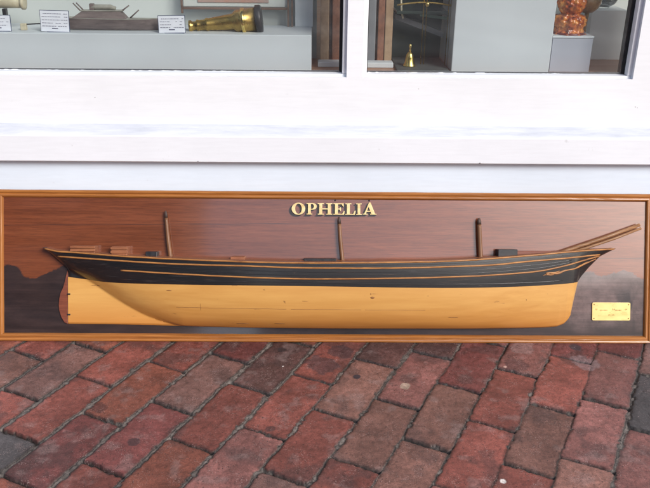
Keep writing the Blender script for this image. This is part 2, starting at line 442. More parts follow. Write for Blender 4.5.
def axis(parts):
    out = []
    for a, b, s in parts: out.append(np.arange(a, b - 1e-9, s))
    return np.concatenate(out)
gx = axis([(-3.0, -1.0, .012), (-1.0, -.78, .004), (-.78, .84, .0016), (.84, 1.1, .004), (1.1, 3.0, .012)])
gy = axis([(-1.6, .4, .014), (.4, .98, .005), (.98, 1.54, .0016), (1.54, 1.685, .005)])
GX, GY = np.meshgrid(gx, gy, indexing='ij')
H, C, ins = brick_field(GX, GY)
pav = grid_mesh('brick_pavement', np.stack([GX, GY, H], -1), None, None, True)
color_attr(pav, 'brick_colour', np.concatenate([C, ins[..., None]], -1))
def mat_bricks():
    m, nt, b, o = new_mat('worn_brick')
    at = N(nt, 'Attribute'); at.attribute_name = 'brick_colour'
    v = coords(nt)
    fine = noise(nt, v, 420, 5, .7)
    grit = noise(nt, v, 900, 2, .6)
    mid = noise(nt, v, 90, 7, .7)
    c = mix(nt, .8, at.outputs['Color'], ramp(nt, fine, [(.34, .62), (.66, 1.25)]), 'MULTIPLY')
    c = mix(nt, .85, c, ramp(nt, mid, [(.30, .55), (.68, 1.35)]), 'MULTIPLY')
    patch = ramp(nt, noise(nt, v, 26, 4, .6), [(.46, 0), (.62, 1)])
    g1 = ramp(nt, noise(nt, v, 520, 2, .5), [(.61, 0), (.67, .55)])
    c = mix(nt, math_(nt, 'MULTIPLY', g1, patch), c, (.46, .34, .32))
    g2 = ramp(nt, noise(nt, coords(nt, (1, 1, 1), rot=(0, 0, 1)), 330, 2, .5), [(.64, 0), (.69, .8)])
    c = mix(nt, g2, c, (.030, .018, .018))
    nt.links.new(c, b.inputs['Base Color'])
    nt.links.new(ramp(nt, mid, [(.3, .50), (.7, .80)]), b.inputs['Roughness'])
    b.inputs['Specular IOR Level'].default_value = .45
    bump(nt, b, mix(nt, .35, fine, mid), .45, .0011)
    return m
pav.data.materials.append(mat_bricks())
pav['kind'] = 'structure'

# unseen street added behind the camera for the window glass to reflect
def mat_ground():
    m, nt, b, o = new_mat('far_paving')
    v = coords(nt, (1, 1, 1), rot=(0, 0, -PH))
    bt = N(nt, 'TexBrick'); bt.inputs['Scale'].default_value = 1
    bt.inputs['Brick Width'].default_value = PITCH_L; bt.inputs['Row Height'].default_value = PITCH_W
    bt.inputs['Mortar Size'].default_value = .006; bt.inputs['Color1'].default_value = (.20, .06, .048, 1)
    bt.inputs['Color2'].default_value = (.13, .07, .058, 1); bt.inputs['Mortar'].default_value = (.10, .09, .08, 1)
    nt.links.new(v, bt.inputs['Vector'])
    nt.links.new(mix(nt, .6, bt.outputs['Color'], ramp(nt, noise(nt, v, 20, 6), [(.3, .6), (.7, 1.2)]), 'MULTIPLY'), b.inputs['Base Color'])
    b.inputs['Roughness'].default_value = .8
    return m
def sheet(name, x0, x1, y0, y1, z, m):
    bm = bmesh.new(); vs = [bm.verts.new(p) for p in ((x0, y0, z), (x1, y0, z), (x1, y1, z), (x0, y1, z))]; bm.faces.new(vs)
    o = from_bm(name, bm, m); o['kind'] = 'structure'; return o
sheet('ground', -150, 150, -150, 150, -.022, mat_ground())
asph = simple('asphalt', (.060, .060, .064), (.04, .04, .043), .85, (40, 40, 40), 1, bstr=.5, bdist=.004)
sheet('road', -150, 150, -11.5, -1.85, -.014, asph)
kerb = box('kerb', (-60, 60, -1.85, -1.70, -.1, .012), simple('kerb_stone', (.42, .41, .39), (.3, .29, .28), .8), None, .01); kerb['kind'] = 'structure'
bm = bmesh.new(); dx, dy = -.58, -.81  # stripes added on the unseen road so the pane reflects diagonal streaks
for k in range(0, 3):
    cx = .35 + k * .95; a = (cx, -2.1); wd = .34
    b = (cx + dx * 5.0, -2.1 + dy * 5.0)
    bm.faces.new([bm.verts.new((x, y, -.010)) for x, y in ((a[0], a[1]), (b[0], b[1]), (b[0] + wd, b[1]), (a[0] + wd, a[1]))])
cw = from_bm('added_road_stripes', bm, simple('added_stripe_paint', (.60, .60, .58), (.22, .22, .22), .7, (9, 9, 9))); cw['kind'] = 'structure'

# unseen building added over the road to darken reflections on the left side
ob = empty('added_street_building', (-12.2, -13.5, 0), 'unseen dark brick building added across the road to darken reflections', 'building')
box('wall', (-13, 9.2, -4, 0, 0, 9), simple('far_brick', (.13, .065, .05), (.09, .05, .04), .85, (6, 6, 20)), ob, 0)
for i in range(6):
    for j in range(3):
        x = -11 + i * 3.3; z = 1.2 + j * 2.8
        fr = box('window', (x, x + 1.3, .002, .06, z, z + 1.7), M['white'], ob, 0)
        box('pane', (x + .1, x + 1.2, .0605, .07, z + .1, z + 1.6), M['green_glass'], fr, 0)

ob2 = empty('added_street_building', (7.1, -13.5, 0), 'unseen low pale building added across the road for the reflections', 'building')  # added unseen, leaving a sky gap for the varnish to reflect
box('wall', (-8.3, 9, -4, 0, 0, 4.9), simple('far_stucco', (.46, .42, .42), (.36, .33, .33), .85, (3, 3, 3)), ob2, 0)
for i in range(5):
    x = -7 + i * 3.2
    fr = box("window", (x, x + 1.2, .002, .06, 2.4, 4.2), M['white'], ob2, 0)
    box('pane', (x + .1, x + 1.1, .0605, .07, 2.5, 4.1), M['green_glass'], fr, 0)

# ------------------------------------------------------------------ shop front
YW, YS, YF, YG = 1.665, 1.645, 1.670, 1.702
shop = empty('shop_front', (0, YW, 0), 'white painted wooden shop front with a wide display window above a sill', 'building')
def sp(o): o.parent = shop; o.matrix_parent_inverse = Matrix.Translation((0, -YW, 0)); return o
X0, X1 = -3.2, 3.2
sp(box('wall', (X0, X1, YW, YW + .03, -.02, .39), mat_white_paint('lower_wall_paint', (.76, .86, .98), .4), None, .0))  # white paint tinted bluer here to cancel pink light bounced off the bricks
sp(box('wall', (X0, X1, YF + .001, YF + .05, 2.05, 2.9), M['white'], None, .0))
# sill: sloped top, drip edge
sp(extrude_profile('window_sill', [(YS, .3730), (YS + .003, .3705), (YW - .0005, .3705), (YW - .0005, .39), (YF + .02, .39), (YF + .02, .449), (YF - .001, .4495), (YS + .004, .4335), (YS + .001, .4305), (YS, .4280)], X0, X1, M['ledge']))
# window frame: rails, stiles, each with a stepped bead
win = bpy.data.objects.new('window', None); col.objects.link(win); sp(win)
def wp(o): o.parent = win; return o
z_r, z_g = .5535, .5585      # top of the bottom rail, top of the bead (bottom of glass)
xm0, xm1 = .0655, .0995      # mullion face
xr = .6745                   # inner edge of the right jamb face
ztop = 2.0
wp(box('frame_rail', (X0, X1, YF, YF + .05, .4495, z_r), M['white'], None, 0))
wp(box('frame_rail', (X0, X1, YF, YF + .05, ztop, 2.05), M['white'], None, .0012))
wp(box('frame_stile', (xm0, xm1, YF, YF + .05, z_r, ztop), M['white'], None, 0))
wp(box('frame_stile', (xr, xr + .22, YF, YF + .05, z_r, ztop), M['white'], None, 0))
wp(box('frame_stile', (X0, -1.12, YF, YF + .05, z_r, ztop), M['white'], None, 0))
def bead(x0, x1):
    bm = bmesh.new()
    bx(bm, x0 - .002, x1 + .002, YF + .010, YG - .003, z_r - .002, z_g, .0012)
    bx(bm, x0 - .002, x0 + .009, YF + .010, YG - .003, z_g + .0003, ztop, .0012)
    bx(bm, x1 - .009, x1 + .002, YF + .010, YG - .003, z_g + .0003, ztop, .0012)
    return wp(from_bm('glazing_bead', bm, M['white']))
panes = [(-1.12, xm0), (xm1, xr), (xr + .22, 2.6)]
for i, (a, b) in enumerate(panes):
    bead(a, b)
    # dark gasket seen at both sides behind the glass and a thin grimy line along the bottom
    bm = bmesh.new()
    bx(bm, b - .0150, b - .0085, YG - .002, YG + .022, z_g, ztop)
    bx(bm, a + .0085, a + .0115, YG - .002, YG + .022, z_g, ztop)
    bx(bm, a + .012, b - .0155, YG + .004, YG + .010, z_g - .004, z_g + .0012)
    wp(from_bm('gasket', bm, M['black']))
    if i == 1:
        wp(box('putty_strip', (b - .0085, b - .0030, YG - .0025, YG + .004, z_g, ztop), M['gasket_green'], None, .0005))
    bm = bmesh.new(); bm.faces.new([bm.verts.new(q) for q in ((a + .004, YG, z_g - .006), (b - .004, YG, z_g - .006), (b - .004, YG, ztop), (a + .004, YG, ztop))])
    p = wp(from_bm('pane', bm, M['glass']))
# flakes of old putty / paint along the foot of the glass
for (a, b) in ((-1.11, xm0 - .012), (xm1 + .012, xr - .012)):
    n = int((b - a) / .0022); P = np.zeros((n, 4, 3)); xx = np.linspace(a, b, n)
    hh = .0002 + .0011 * sstep(.45, .8, fbm(xx * 130, xx * 0, 12, 3)) * sstep(.3, .6, fbm(xx * 9, xx * 0, 19, 2))
    for j, (dy, zf) in enumerate(((-.0062, -.0006), (-.0052, 1), (-.0008, 1), (-.0004, -.0006))):
        P[:, j, 0] = xx; P[:, j, 1] = YG + dy; P[:, j, 2] = z_g + (hh if zf == 1 else zf)
    wp(grid_mesh('putty_line', P, M['white']))
# small specks and dents on the paint
for (x, z, q) in ((-.47, .5065, .0009), (.69, .494, .0010), (.695, .4925, .0007), (-.60, .4395, .0012), (-.255, .3735, .0010), (.36, .3735, .0014), (.705, .4445, .0012), (.22, .53, .0006)):
    y = YF if z > .45 else YS
    if .43 < z < .45: y = YS + .02; z = .4435
    bm = bmesh.new(); r = bmesh.ops.create_icosphere(bm, subdivisions=1, radius=q)
    for v in r['verts']: v.co = Vector((v.co.x * random.uniform(1, 2.2) + x, v.co.y * .3 + y, v.co.z * .7 + z))
    wp(from_bm('speck', bm, M['dark_metal']))

# display bay behind the glass
sp(box('display_floor', (-1.3, 2.7, YG + .012, 3.6, .50, .5525), M['shop_floor'], None, 0))
sp(box('back_wall', (-1.3, 2.7, 3.6, 3.65, .5, 2.4), M['interior'], None, 0))
sp(box('side_wall', (-1.35, -1.3, YG + .02, 3.65, .5, 2.4), M['interior'], None, 0))
sp(box('side_wall', (2.7, 2.75, YG + .02, 3.65, .5, 2.4), M['interior'], None, 0))
sp(box('ceiling', (-1.35, 2.75, YG + .06, 3.65, 2.4, 2.45), M['interior'], None, 0))

# ------------------------------------------------------------------ things in the window
ZF, ZP = .5528, .6306
def put(o, lab, cat, group=None): return tag(o, lab, cat, group)
# low white platform
put(box('display_platform', (-1.1, -.0092, 1.730, 1.871, ZF, ZP), M['case_white'], None, .0015), 'long low white display platform behind the left pane', 'platform')

put(box('backdrop_board', (-1.12, .002, 1.886, 1.892, ZF, 1.3), M['interior'], None, .0005), 'pale upright board closing off the display behind the left pane', 'board')
# model ironclad
ms = empty('model_ship', (-.44, 1.775, ZP), 'grey-brown wooden model warship with angled guns on the white platform', 'model ship')
xs = np.linspace(-.105, .105, 40); tt = np.linspace(0, math.pi, 17)
P = np.zeros((40, 17, 3))
for i, x in enumerate(xs):
    t = (x + .105) / .21
    w = .017 * max(.04, (1 - abs(2 * t - .85) ** 3.2)) ** .6 if t < 1 else .001
    w = max(.001, w)
    zt = .0265 - .006 * t + .004 * t * t
    for j, a in enumerate(np.linspace(-1, 1, 17)):
        P[i, j] = (x, a * w, zt * (abs(a) ** 2.2) + .001)
grid_mesh('hull', P, M['ship_grey'], ms)
D = np.zeros((40, 5, 3))
for i, x in enumerate(xs):
    for j, a in enumerate(np.linspace(-1, 1, 5)): D[i, j] = (P[i, 0, 0], P[i, 0, 1] * a, P[i, 0, 2] + .002 * (1 - a * a))
grid_mesh('deck', D, M['ship_light'], ms)
bm = bmesh.new()
lo = [(-.090, -.012, .026), (.030, -.012, .026), (.030, .012, .026), (-.090, .012, .026)]
hi = [(-.066, -.008, .0415), (.018, -.008, .0405), (.018, .008, .0405), (-.066, .008, .0415)]
a = [bm.verts.new(p) for p in lo]; b = [bm.verts.new(p) for p in hi]
for i in range(4): bm.faces.new((a[i], a[(i+1) % 4], b[(i+1) % 4], b[i]))
bm.faces.new(b)
from_bm('casemate', bm, M['ship_grey'], ms)
bm = bmesh.new(); bx(bm, -.070, .022, -.0095, .0095, .0412, .0432, .0005)
from_bm('casemate_roof', bm, M['ship_light'], ms)
tube('boiler', [(-.048, 0, .0485), (-.044, 0, .0495), (-.005, 0, .0495), (.006, 0, .0465)], [.0045, .0055, .0052, .004], M['ship_light'], ms)
box('funnel_block', (-.050, -.040, -.005, .005, .043, .0565), M['ship_grey'], ms, .001)
for q in (((-.070, -.004, .042), (-.084, -.004, .0575)), ((-.065, .003, .042), (-.079, .003, .0575)), ((.018, -.003, .041), (.036, -.003, .0535)), ((.036, -.002, .027), (.056, -.002, .0440))):
    tube('gun', [q[0], q[1]], [.0016, .0013], M['ship_grey'], ms, 8)

def card(x, z0, w, h, y, lab, lines, seed, tilt=0):
    c = empty('price_card', (x, y, z0), lab, 'card', (R(-6), R(tilt), 0)); c['group'] = 'price cards on the platform'
    box('holder', (-w/2 - .0012, w/2 + .0012, .0004, .0018, .0005, h + .0012), M['card_edge'], c, 0)
    box('paper', (-w/2, w/2, -.0004, .0002, .001, h), M['card'], c, 0)
    rr = random.Random(seed); bm = bmesh.new()
    for k in range(lines):
        z = h - .006 - k * (h - .012) / lines
        x = -w/2 + .003 if k else -w/2 + .006
        while x < w/2 - .004:
            l = rr.uniform(.0015, .006)
            if rr.random() < .85: bx(bm, x, min(x + l, w/2 - .002), -.0007, -.0005, z - .0007, z + .0004)
            x += l + .0011
    bx(bm, -.0065, .0065, -.0007, -.0005, .0065, .0085)
    from_bm('printed_text', bm, M['ink'], c)
    box('foot', (-w/2 + .012, w/2 - .002, -.001, .010, -.0005, .0012), M['card_edge'], c, 0)
    return c
card(-.561, ZP, .060, .044, 1.745, 'white printed price card in front of the bow of the model warship', 5, 1, 1)
card(-.683, ZP, .052, .033, 1.748, 'price card under the cream tube at the far left of the window', 3, 2, 0)
card(-.3095, ZP, .056, .036, 1.742, 'price card between the model warship and the brass nozzle', 4, 3, -1)

# brass nozzle lying on its side, tail to the left
nz = empty('brass_nozzle', (-.2783, 1.779, .6400), 'old brass fire hose nozzle lying on its side on the platform', 'nozzle', (0, R(90 - 6.3), 0))
lathe('body', [(.0085, 0), (.0128, .001), (.0128, .0055), (.0098, .008), (.0095, .016), (.0125, .018), (.0125, .021), (.0112, .024), (.0118, .036), (.0140, .0385), (.0140, .0425),
               (.0130, .045), (.0165, .085), (.0175, .097), (.0235, .104), (.0245, .110), (.0245, .116), (.0265, .117), (.0265, .124), (.0245, .126), (.0255, .148)], M['brass'], nz, 40)
lathe('band', [(.0262, .1165), (.0275, .1175), (.0275, .1235), (.0262, .1245)], M['bright_brass'], nz, 40)
lathe('collar', [(.026, .148), (.0300, .149), (.0300, .158), (.0285, .161), (.020, .1612)], M['dark_metal'], nz, 40)

cy = empty('cream_tube', (-.632, 1.785, .687), 'cream coloured tube with a rimmed end above the left card', 'tube', (0, R(-90), 0))
lathe('barrel', [(.012, .008), (.0125, .03), (.0125, .20)], M['cream'], cy, 32)
lathe('rim', [(.010, 0), (.0155, .0005), (.0155, .006), (.0125, .0085)], M['cream'], cy, 32)
for dx, c in ((.050, 'dark_metal'), (.062, 'dark_metal')):
    pass
st = empty('tube_stand', (-.690, 1.785, ZP), 'small dark stand under the cream tube', 'stand')
for dx in (-.012, .012): box('leg', (dx - .004, dx + .004, -.006, .006, 0, .043), M['dark_metal'], st, .0008)
box('cross_bar', (-.0078, .0078, -.003, .003, .018, .024), M['card'], st, .0006)

rod = empty('small_rod', (-.60, 1.772, ZP), 'thin dark rod resting on a tiny cream block left of the model ship', 'rod')
box('block', (-.043, -.030, -.006, .004, 0, .014), M['cream'], rod, .0015)
tube('shaft', [(-.030, 0, .012), (-.004, 0, .0135), (.012, 0, .0135)], [.0012, .0014, .0014], M['dark_metal'], rod, 8)

# framed case standing at the back of the platform
cs = empty('framed_case', (-.182, 1.852, ZP), 'brown wooden framed glass case at the back of the platform', 'case')
W2 = .123
for x in (-W2, W2 - .006, W2 + .003):
    box('post', (x, x + .0042, -.004, .004, (.028 if x < 0 else 0), .30), M['case_frame'], cs, .0006)
box('bottom_rail', (-W2 + .0044, W2 - .0064, -.005, .005, .037, .042), M['case_frame'], cs, .0008)
box('backing', (-W2 + .005, W2 - .007, .0055, .008, .043, .30), M['interior'], cs, 0)
box('print', (-.085, .075, .003, .0050, .052, .28), M['pink_print'], cs, 0)
put(box('white_block', (-.0475, -.0065, 1.852, 1.869, ZP, .95), M['case_white'], None, .001), 'narrow upright white block at the right end of the platform', 'block')

# panelled wooden pillar behind the mullion
pl = empty('wooden_pillar', (.09, 1.86, ZF), 'reddish brown panelled pillar behind the window mullion', 'pillar')
def col_box(n, x0, x1, y0, y1, m, z1=1.7, z0=0): return box(n, (x0 - .09, x1 - .09, y0 - 1.86, y1 - 1.86, z0, z1), M[m], pl, .002)
col_box('core', .030, .150, 1.835, 1.90, 'pillar')
col_box('tan_moulding', .010, .0295, 1.812, 1.86, 'pillar_tan')
col_box('dark_groove', .0297, .036, 1.822, 1.834, 'case_frame')
col_box('moulding', .0365, .055, 1.815, 1.834, 'pillar')
col_box('grey_trim', .1060, .1340, 1.806, 1.834, 'pillar_grey')
col_box('dark_groove', .1342, .1385, 1.818, 1.834, 'case_frame')
col_box('moulding', .1387, .1540, 1.808, 1.834, 'pillar')
col_box('tan_moulding', .1545, .1720, 1.806, 1.85, 'pillar_tan')
col_box('plinth', .0050, .0560, 1.780, 1.8115, 'case_white', .012)
col_box('plinth', .1040, .1740, 1.776, 1.8055, 'case_white', .012)

# dark green glass case with brass corner rods
gc = empty('brass_edged_cabinet', (.24, 1.84, ZF), 'dark green cabinet with thin brass corner rods in the right window', 'cabinet')
box('back_panel', (-.062, .052, .04, .046, 0, .7), M['green_glass'], gc, 0)
box('base', (-.062, .0515, -.118, .039, 0, .006), simple('dark_felt', (.085, .10, .10), (.06, .07, .075), .8), gc, .001)
box('shelf', (-.062, .0515, -.045, .039, .115, .1215), M['green_glass'], gc, .001)
bm = bmesh.new()
vs = [(-.060, .0, .098), (.0515, .0, .058), (.0515, .0, .070), (-.060, .0, .110)]
vsb = [(x, .03, z) for x, _, z in vs]
a = [bm.verts.new(p) for p in vs]; b = [bm.verts.new(p) for p in vsb]
for i in range(4): bm.faces.new((a[i], a[(i+1) % 4], b[(i+1) % 4], b[i]))
bm.faces.new(a[::-1]); bm.faces.new(b)
from_bm('reflected_streak', bm, M['pillar_grey'], gc)  # diagonal reflection in the pane, built as a grey strip
for x in (-.003, .004, .052, .058):
    tube('corner_rod', [(x, -.046, .0), (x, -.046, .70)], .0012, M['brass'], gc, 8)
tube('top_rod', [(-.062 + .12 * i / 20, -.047, .1345 + .006 * math.sin(math.pi * i / 20)) for i in range(21)], .0022, M['brass'], gc, 8)
box('reflected_band', (-.020, .050, -.020, -.017, .106, .1125), simple('pale_green_reflection', (.26, .40, .34), (.16, .26, .22), .3), gc, .0005).rotation_euler = (0, R(7), 0)  # pale green strip standing in for a reflection in the glass
tube('hanging_cord', [(-.052, -.03, .150), (-.050, -.03, .120), (-.046, -.03, .104)], .0022, M['cream'], gc, 8)
lathe('brass_knob', [(.001, 0), (.004, .002), (.005, .006), (.004, .010), (.001, .012)], M['bright_brass'], gc, 16, (.004, -.052, .131))
be = empty('brass_bell', (.2095, 1.772, ZF + .006), 'small bright brass hand bell in the right window', 'bell')
lathe('bell_cup', [(.0145, .0), (.0140, .002), (.0110, .008), (.0092, .018), (.0075, .026), (.0040, .031), (.0015, .032)], M['bright_brass'], be, 28)
lathe('handle', [(.0015, .031), (.0030, .034), (.0018, .038), (.0034, .043), (.0030, .047), (.0008, .049)], M['bright_brass'], be, 16)

# white plinths
put(box('backdrop_board', (.515, .98, 2.085, 2.091, ZF, 1.3), M['interior'], None, .0005), 'pale upright board behind the square plinth at right', 'board')
put(box('white_plinth', (.2975, .512, 1.735, 1.99, ZF, .88), M['case_white'], None, .0015), 'tall wide pale white plinth beside the brass edged cabinet', 'plinth')
pd = empty('low_plinth', (.562, 1.795, ZF), 'low grey-white plinth under the amber carving', 'plinth')
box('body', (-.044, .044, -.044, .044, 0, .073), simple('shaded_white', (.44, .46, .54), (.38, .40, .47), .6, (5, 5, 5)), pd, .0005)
box('top_board', (-.0455, .0455, -.0455, .0455, .0732, .0775), M['case_white'], pd, .0008)
put(box('square_plinth', (.646, .730, 1.900, 2.06, ZF, .667), simple('bright_white', (.86, .88, .9), (.8, .82, .84), .5, (4, 4, 4)), None, .001), 'square white plinth standing on the wooden floor at right', 'plinth')
am = empty('amber_carving', (.562, 1.792, .6305), 'orange amber glass carving on the low plinth', 'ornament')
def wob(a, z): return 1 + .10 * math.sin(9 * a + z * 260) * math.cos(z * 330) + .05 * math.sin(17 * a + 2)
prof = []
for i in range(40):
    z = i * .1 / 39
    r = .0365 - .9 * z if z < .010 else (.0275 + .006 * math.sin((z - .010) * 95) if z < .040 else (.018 + .012 * abs(math.sin((z - .040) * 60))))
    prof.append((r, z))
lathe('body', prof, M['amber'], am, 72, wob=wob)
lathe('foot_ring', [(.036, -.0018), (.0375, 0), (.0365, .003), (.034, .004)], simple('dark_red_glass', (.16, .02, .02), None, .25), am, 40)
pb = empty('pale_amber_bowl', (.611, 1.83, .669), 'pale amber stemmed bowl behind the amber carving', 'bowl')
lathe('bowl', [(.004, 0), (.012, .002), (.021, .010), (.027, .022), (.028, .034)], M['pale_amber'], pb, 36, wob=lambda a, z: 1 + .03 * math.sin(12 * a))
lathe('stem', [(.016, -.1162), (.015, -.113), (.004, -.108), (.003, -.03), (.005, 0)], M['pale_amber'], pb, 20)
gl = empty('glass_dish', (.688, 1.95, .667), 'clear glass dish on top of the square plinth', 'dish')
lathe('bowl', [(.012, 0), (.014, .003), (.026, .010), (.032, .022), (.0305, .022), (.024, .012), (.012, .006)], M['clear'], gl, 32)

# ------------------------------------------------------------------ half hull panel, leaning on the wall
LEAN = R(22)
hm = empty('half_hull_panel', (0, 1.508, 0.0008), 'framed mahogany board with black and yellow half hull ship named OPHELIA, leaning on wall', 'ship plaque')
hm.matrix_world = Matrix.Translation((0, 1.508, .0012)) @ Matrix.Rotation(R(.10), 4, 'Y') @ Matrix.Rotation(math.pi / 2 - LEAN, 4, 'X')
# local axes: x along, y up the board, z out of the board
FX0, FX1, FH, FW = -.7012, .7500, .3330, .0172
NB = -.008
bw, bh = FX1 - FX0, FH
# backboard with paint mask
bxs = np.arange(FX0 + .006, FX1 - .006, .0022); bys = np.arange(.006, FH - .006, .0018)
BX, BY = np.meshgrid(bxs, bys, indexing='ij')
seaL = cubic([(-.72, .1644), (-.6884, .1645), (-.6665, .1679), (-.6556, .1624), (-.6403, .1426), (-.6162, .1383), (-.5789, .1539), (-.5525, .1651), (-.5393, .1674), (-.52, .16)])
seaR = cubic([(.57, .150), (.5856, .1502), (.6167, .1614), (.6326, .1481), (.6437, .1504), (.6548, .1549), (.6675, .1594), (.6995, .1596), (.7152, .153), (.7311, .1428), (.7579, .142)])
jag = (fbm(BX * 60, BY * 60, 5, 4) - .5) * .009 + (fbm(BX * 260, BY * 260, 6, 3) - .5) * .006
line = np.where(BX < 0, seaL(BX), seaR(BX)) + jag
line = np.where((BX > -.50) & (BX < .57), .15, line)
sea = sstep(-.0012, .0012, line - BY)
right = sstep(-.15, .35, BX)  # mask for the painted-in sheen, also limits the pale sea paint
strip = np.maximum(np.exp(-((BY - (.2547 + .0113 * (BX + .69))) / .0008) ** 2) * (BX < .05) * .7, np.exp(-((BY - .1893) / .0008) ** 2) * (BX > .5) * (BX < .76) * .6)
smudge = sstep(.60, .74, fbm(BX * 26, BY * 14, 9, 4)) * sstep(.63, .70, BX) * (1 - sstep(.10, .15, BY)) * .8
smudge = np.maximum(smudge, sstep(.70, .72, BX) * sstep(.42, .62, fbm(BX * 90, BY * 10, 19, 3)) * (1 - sstep(.10, .14, BY)) * .55)
smudge = np.maximum(smudge, np.exp(-(((BX - .632) / .012) ** 2 + ((BY - .06) / .006) ** 2)) * .5)
blk = np.clip(np.maximum(strip, smudge), 0, 1)
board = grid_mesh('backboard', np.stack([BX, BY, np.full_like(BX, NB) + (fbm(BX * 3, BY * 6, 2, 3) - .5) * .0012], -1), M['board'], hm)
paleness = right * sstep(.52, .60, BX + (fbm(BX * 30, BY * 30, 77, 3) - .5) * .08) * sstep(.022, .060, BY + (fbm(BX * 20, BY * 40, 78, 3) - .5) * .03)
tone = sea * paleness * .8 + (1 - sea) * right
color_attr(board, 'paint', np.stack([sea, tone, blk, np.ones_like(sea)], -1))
box('board_back', (FX0 + .004, FX1 - .004, .004, FH - .004, -.028, -.0095), M['case_frame'], hm, 0)
# moulded frame: four mitred rails
prof = [(0, -.028), (0, -.004), (.0012, -.0012), (.0035, 0), (.0062, -.0006), (.0078, -.0030), (.0088, -.0034), (.0102, -.0014), (.0130, -.0012), (.0152, -.0030), (.0166, -.0062), (FW, -.0078), (FW, -.028)]
def rail(kind):
    n = len(prof); bm = bmesh.new(); A, B = [], []
    for w, z in prof:
        if kind == 'b': a, b = (FX0 + w, w), (FX1 - w, w)
        if kind == 't': a, b = (FX0 + w, FH - w), (FX1 - w, FH - w)
        if kind == 'l': a, b = (FX0 + w, w + .0002), (FX0 + w, FH - w - .0002)
        if kind == 'r': a, b = (FX1 - w, w + .0002), (FX1 - w, FH - w - .0002)
        A.append((*a, z)); B.append((*b, z))
    K = 60 if kind in 'bt' else 16
    rings = []
    for k in range(K + 1):
        t = k / K
        rings.append([bm.verts.new(tuple(p + (q - p) * t + (random.uniform(-1, 1) * .00018 if i != 0 or True else 0) * (0 if k in (0, K) else 1) for i, (p, q) in enumerate(zip(pa, pb)))) for pa, pb in zip(A, B)])
    for k in range(K):
        for i in range(n):
            bm.faces.new((rings[k][i], rings[k][(i+1) % n], rings[k+1][(i+1) % n], rings[k+1][i]))
    bm.faces.new(rings[0][::-1]); bm.faces.new(rings[-1])
    return from_bm('frame_rail', bm, M['orange_wood'] if kind in 'bt' else M['orange_wood_v'], hm, False)
for k in 'btlr': rail(k)

# --- hull
SHEER = cubic([(-.5913, .2072), (-.5849, .2056), (-.5642, .2015), (-.5057, .1978), (-.4392, .193), (-.3516, .1889), (-.2434, .1853), (-.1365, .1822), (-.0309, .1808), (.0745, .1816), (.181, .1833), (.2894, .1862), (.3995, .1932), (.4892, .2002), (.5462, .2054), (.604, .2095), (.6665, .2125)])
WL = cubic([(-.5512, .1431), (-.5332, .1407), (-.4885, .1353), (-.4442, .1328), (-.3521, .1316), (-.2438, .131), (-.1367, .131), (-.0308, .1305), (.075, .1295), (.1818, .1281), (.2904, .1274), (.4008, .1286), (.4906, .1316), (.5774, .1378), (.5867, .1390)])
CTR = cubic([(-.5913, .2052), (-.5752, .1860), (-.5587, .1721), (-.5417, .1568)])
KEELP = [(-.5417, .0383), (-.4497, .0378), (-.3553, .0364), (-.252, .0330), (-.1419, .0312), (.0788, .0306), (.3445, .0312), (.4556, .0330), (.5111, .0350), (.5387, .0375), (.5544, .044), (.5621, .0518), (.5671, .0601), (.5748, .0983), (.5831, .1365), (.5912, .1492), (.6071, .1685), (.6321, .1939), (.6665, .2118)]
def KEEL(x): return np.interp(x, [p[0] for p in KEELP], [p[1] for p in KEELP])
RUNC = cubic([(-.5913, .2052), (-.5554, .1727), (-.5381, .1575), (-.4925, .1336), (-.436, .0966), (-.3838, .0661), (-.3292, .0444), (-.2834, .0335), (-.22, .030)])
def BR(x):
    u = (x + .5913) / 1.257
    u = np.clip(u, 0, 1)
    fore = np.maximum(1 - (np.abs(u - .46) / .54) ** 2.3, 0) ** .92
    aft = .25 + .75 * (1 - (np.abs(u - .46) / .46) ** 2.3)
    return np.maximum(.002, .075 * np.where(u > .46, fore, aft))
def bottom(x): return np.where(x < -.5418, CTR(x), KEEL(x))
def hull_n(x, s):
    x = np.asarray(x, float); s = np.asarray(s, float)
    u = (x + .5913) / 1.257
    lo = np.maximum(bottom(x), np.where(x < -.22, RUNC(x), 0)); hi = SHEER(x)
    t = np.clip((s - lo) / np.maximum(hi - lo, 1e-4), 0, 1)
    fb = sstep(.72, 1.0, u); fs = 1 - sstep(.0, .42, u)
    p = 2.35 * (1 - fb) * (1 - fs) + 1.5 * fb + 2.0 * fs; q = .50 * (1 - fb) * (1 - fs) + 1.0 * fb + .85 * fs
    F = (1 - (1 - t) ** p) ** q
    k = -.0015
    n = k + (BR(x) - k) * F
    edge = sstep(.0, .0035, s - bottom(x))         # soften the keel arris
    return np.where(n > k, n, k) - (1 - edge) * .003
def cols(a, b, extra):
    xs = np.concatenate([np.linspace(a, b, 260), extra]); xs = np.unique(np.round(xs[(xs >= a) & (xs <= b)], 5)); return xs
bow_x = np.concatenate([np.linspace(.5387, .5774, 60), np.linspace(.5774, .6665, 40)])
def hull_part(name, xs, flo, fhi, rows, m):
    P = np.zeros((len(xs), rows, 3))
    for j in range(rows):
        t = j / (rows - 1); t = t ** 1.25
        s = flo(xs) + (fhi(xs) - flo(xs)) * t
        P[:, j, 0] = xs; P[:, j, 1] = s; P[:, j, 2] = hull_n(xs, s)
    # return edge to the board along the bottom
    first = P[:, :1].copy(); first[:, :, 2] = NB - .001
    last = P[:, -1:].copy(); last[:, :, 2] = NB - .001
    P = np.concatenate([first, P, last], 1)
    e0 = P[:1].copy(); e0[:, :, 2] = NB - .001; e1 = P[-1:].copy(); e1[:, :, 2] = NB - .001
    P = np.concatenate([e0, P, e1], 0)
    o = grid_mesh(name, P, m, hm)
    md = o.modifiers.new('split', 'EDGE_SPLIT'); md.split_angle = R(50)
    return o
xs_low = cols(-.5417, .5835, bow_x)
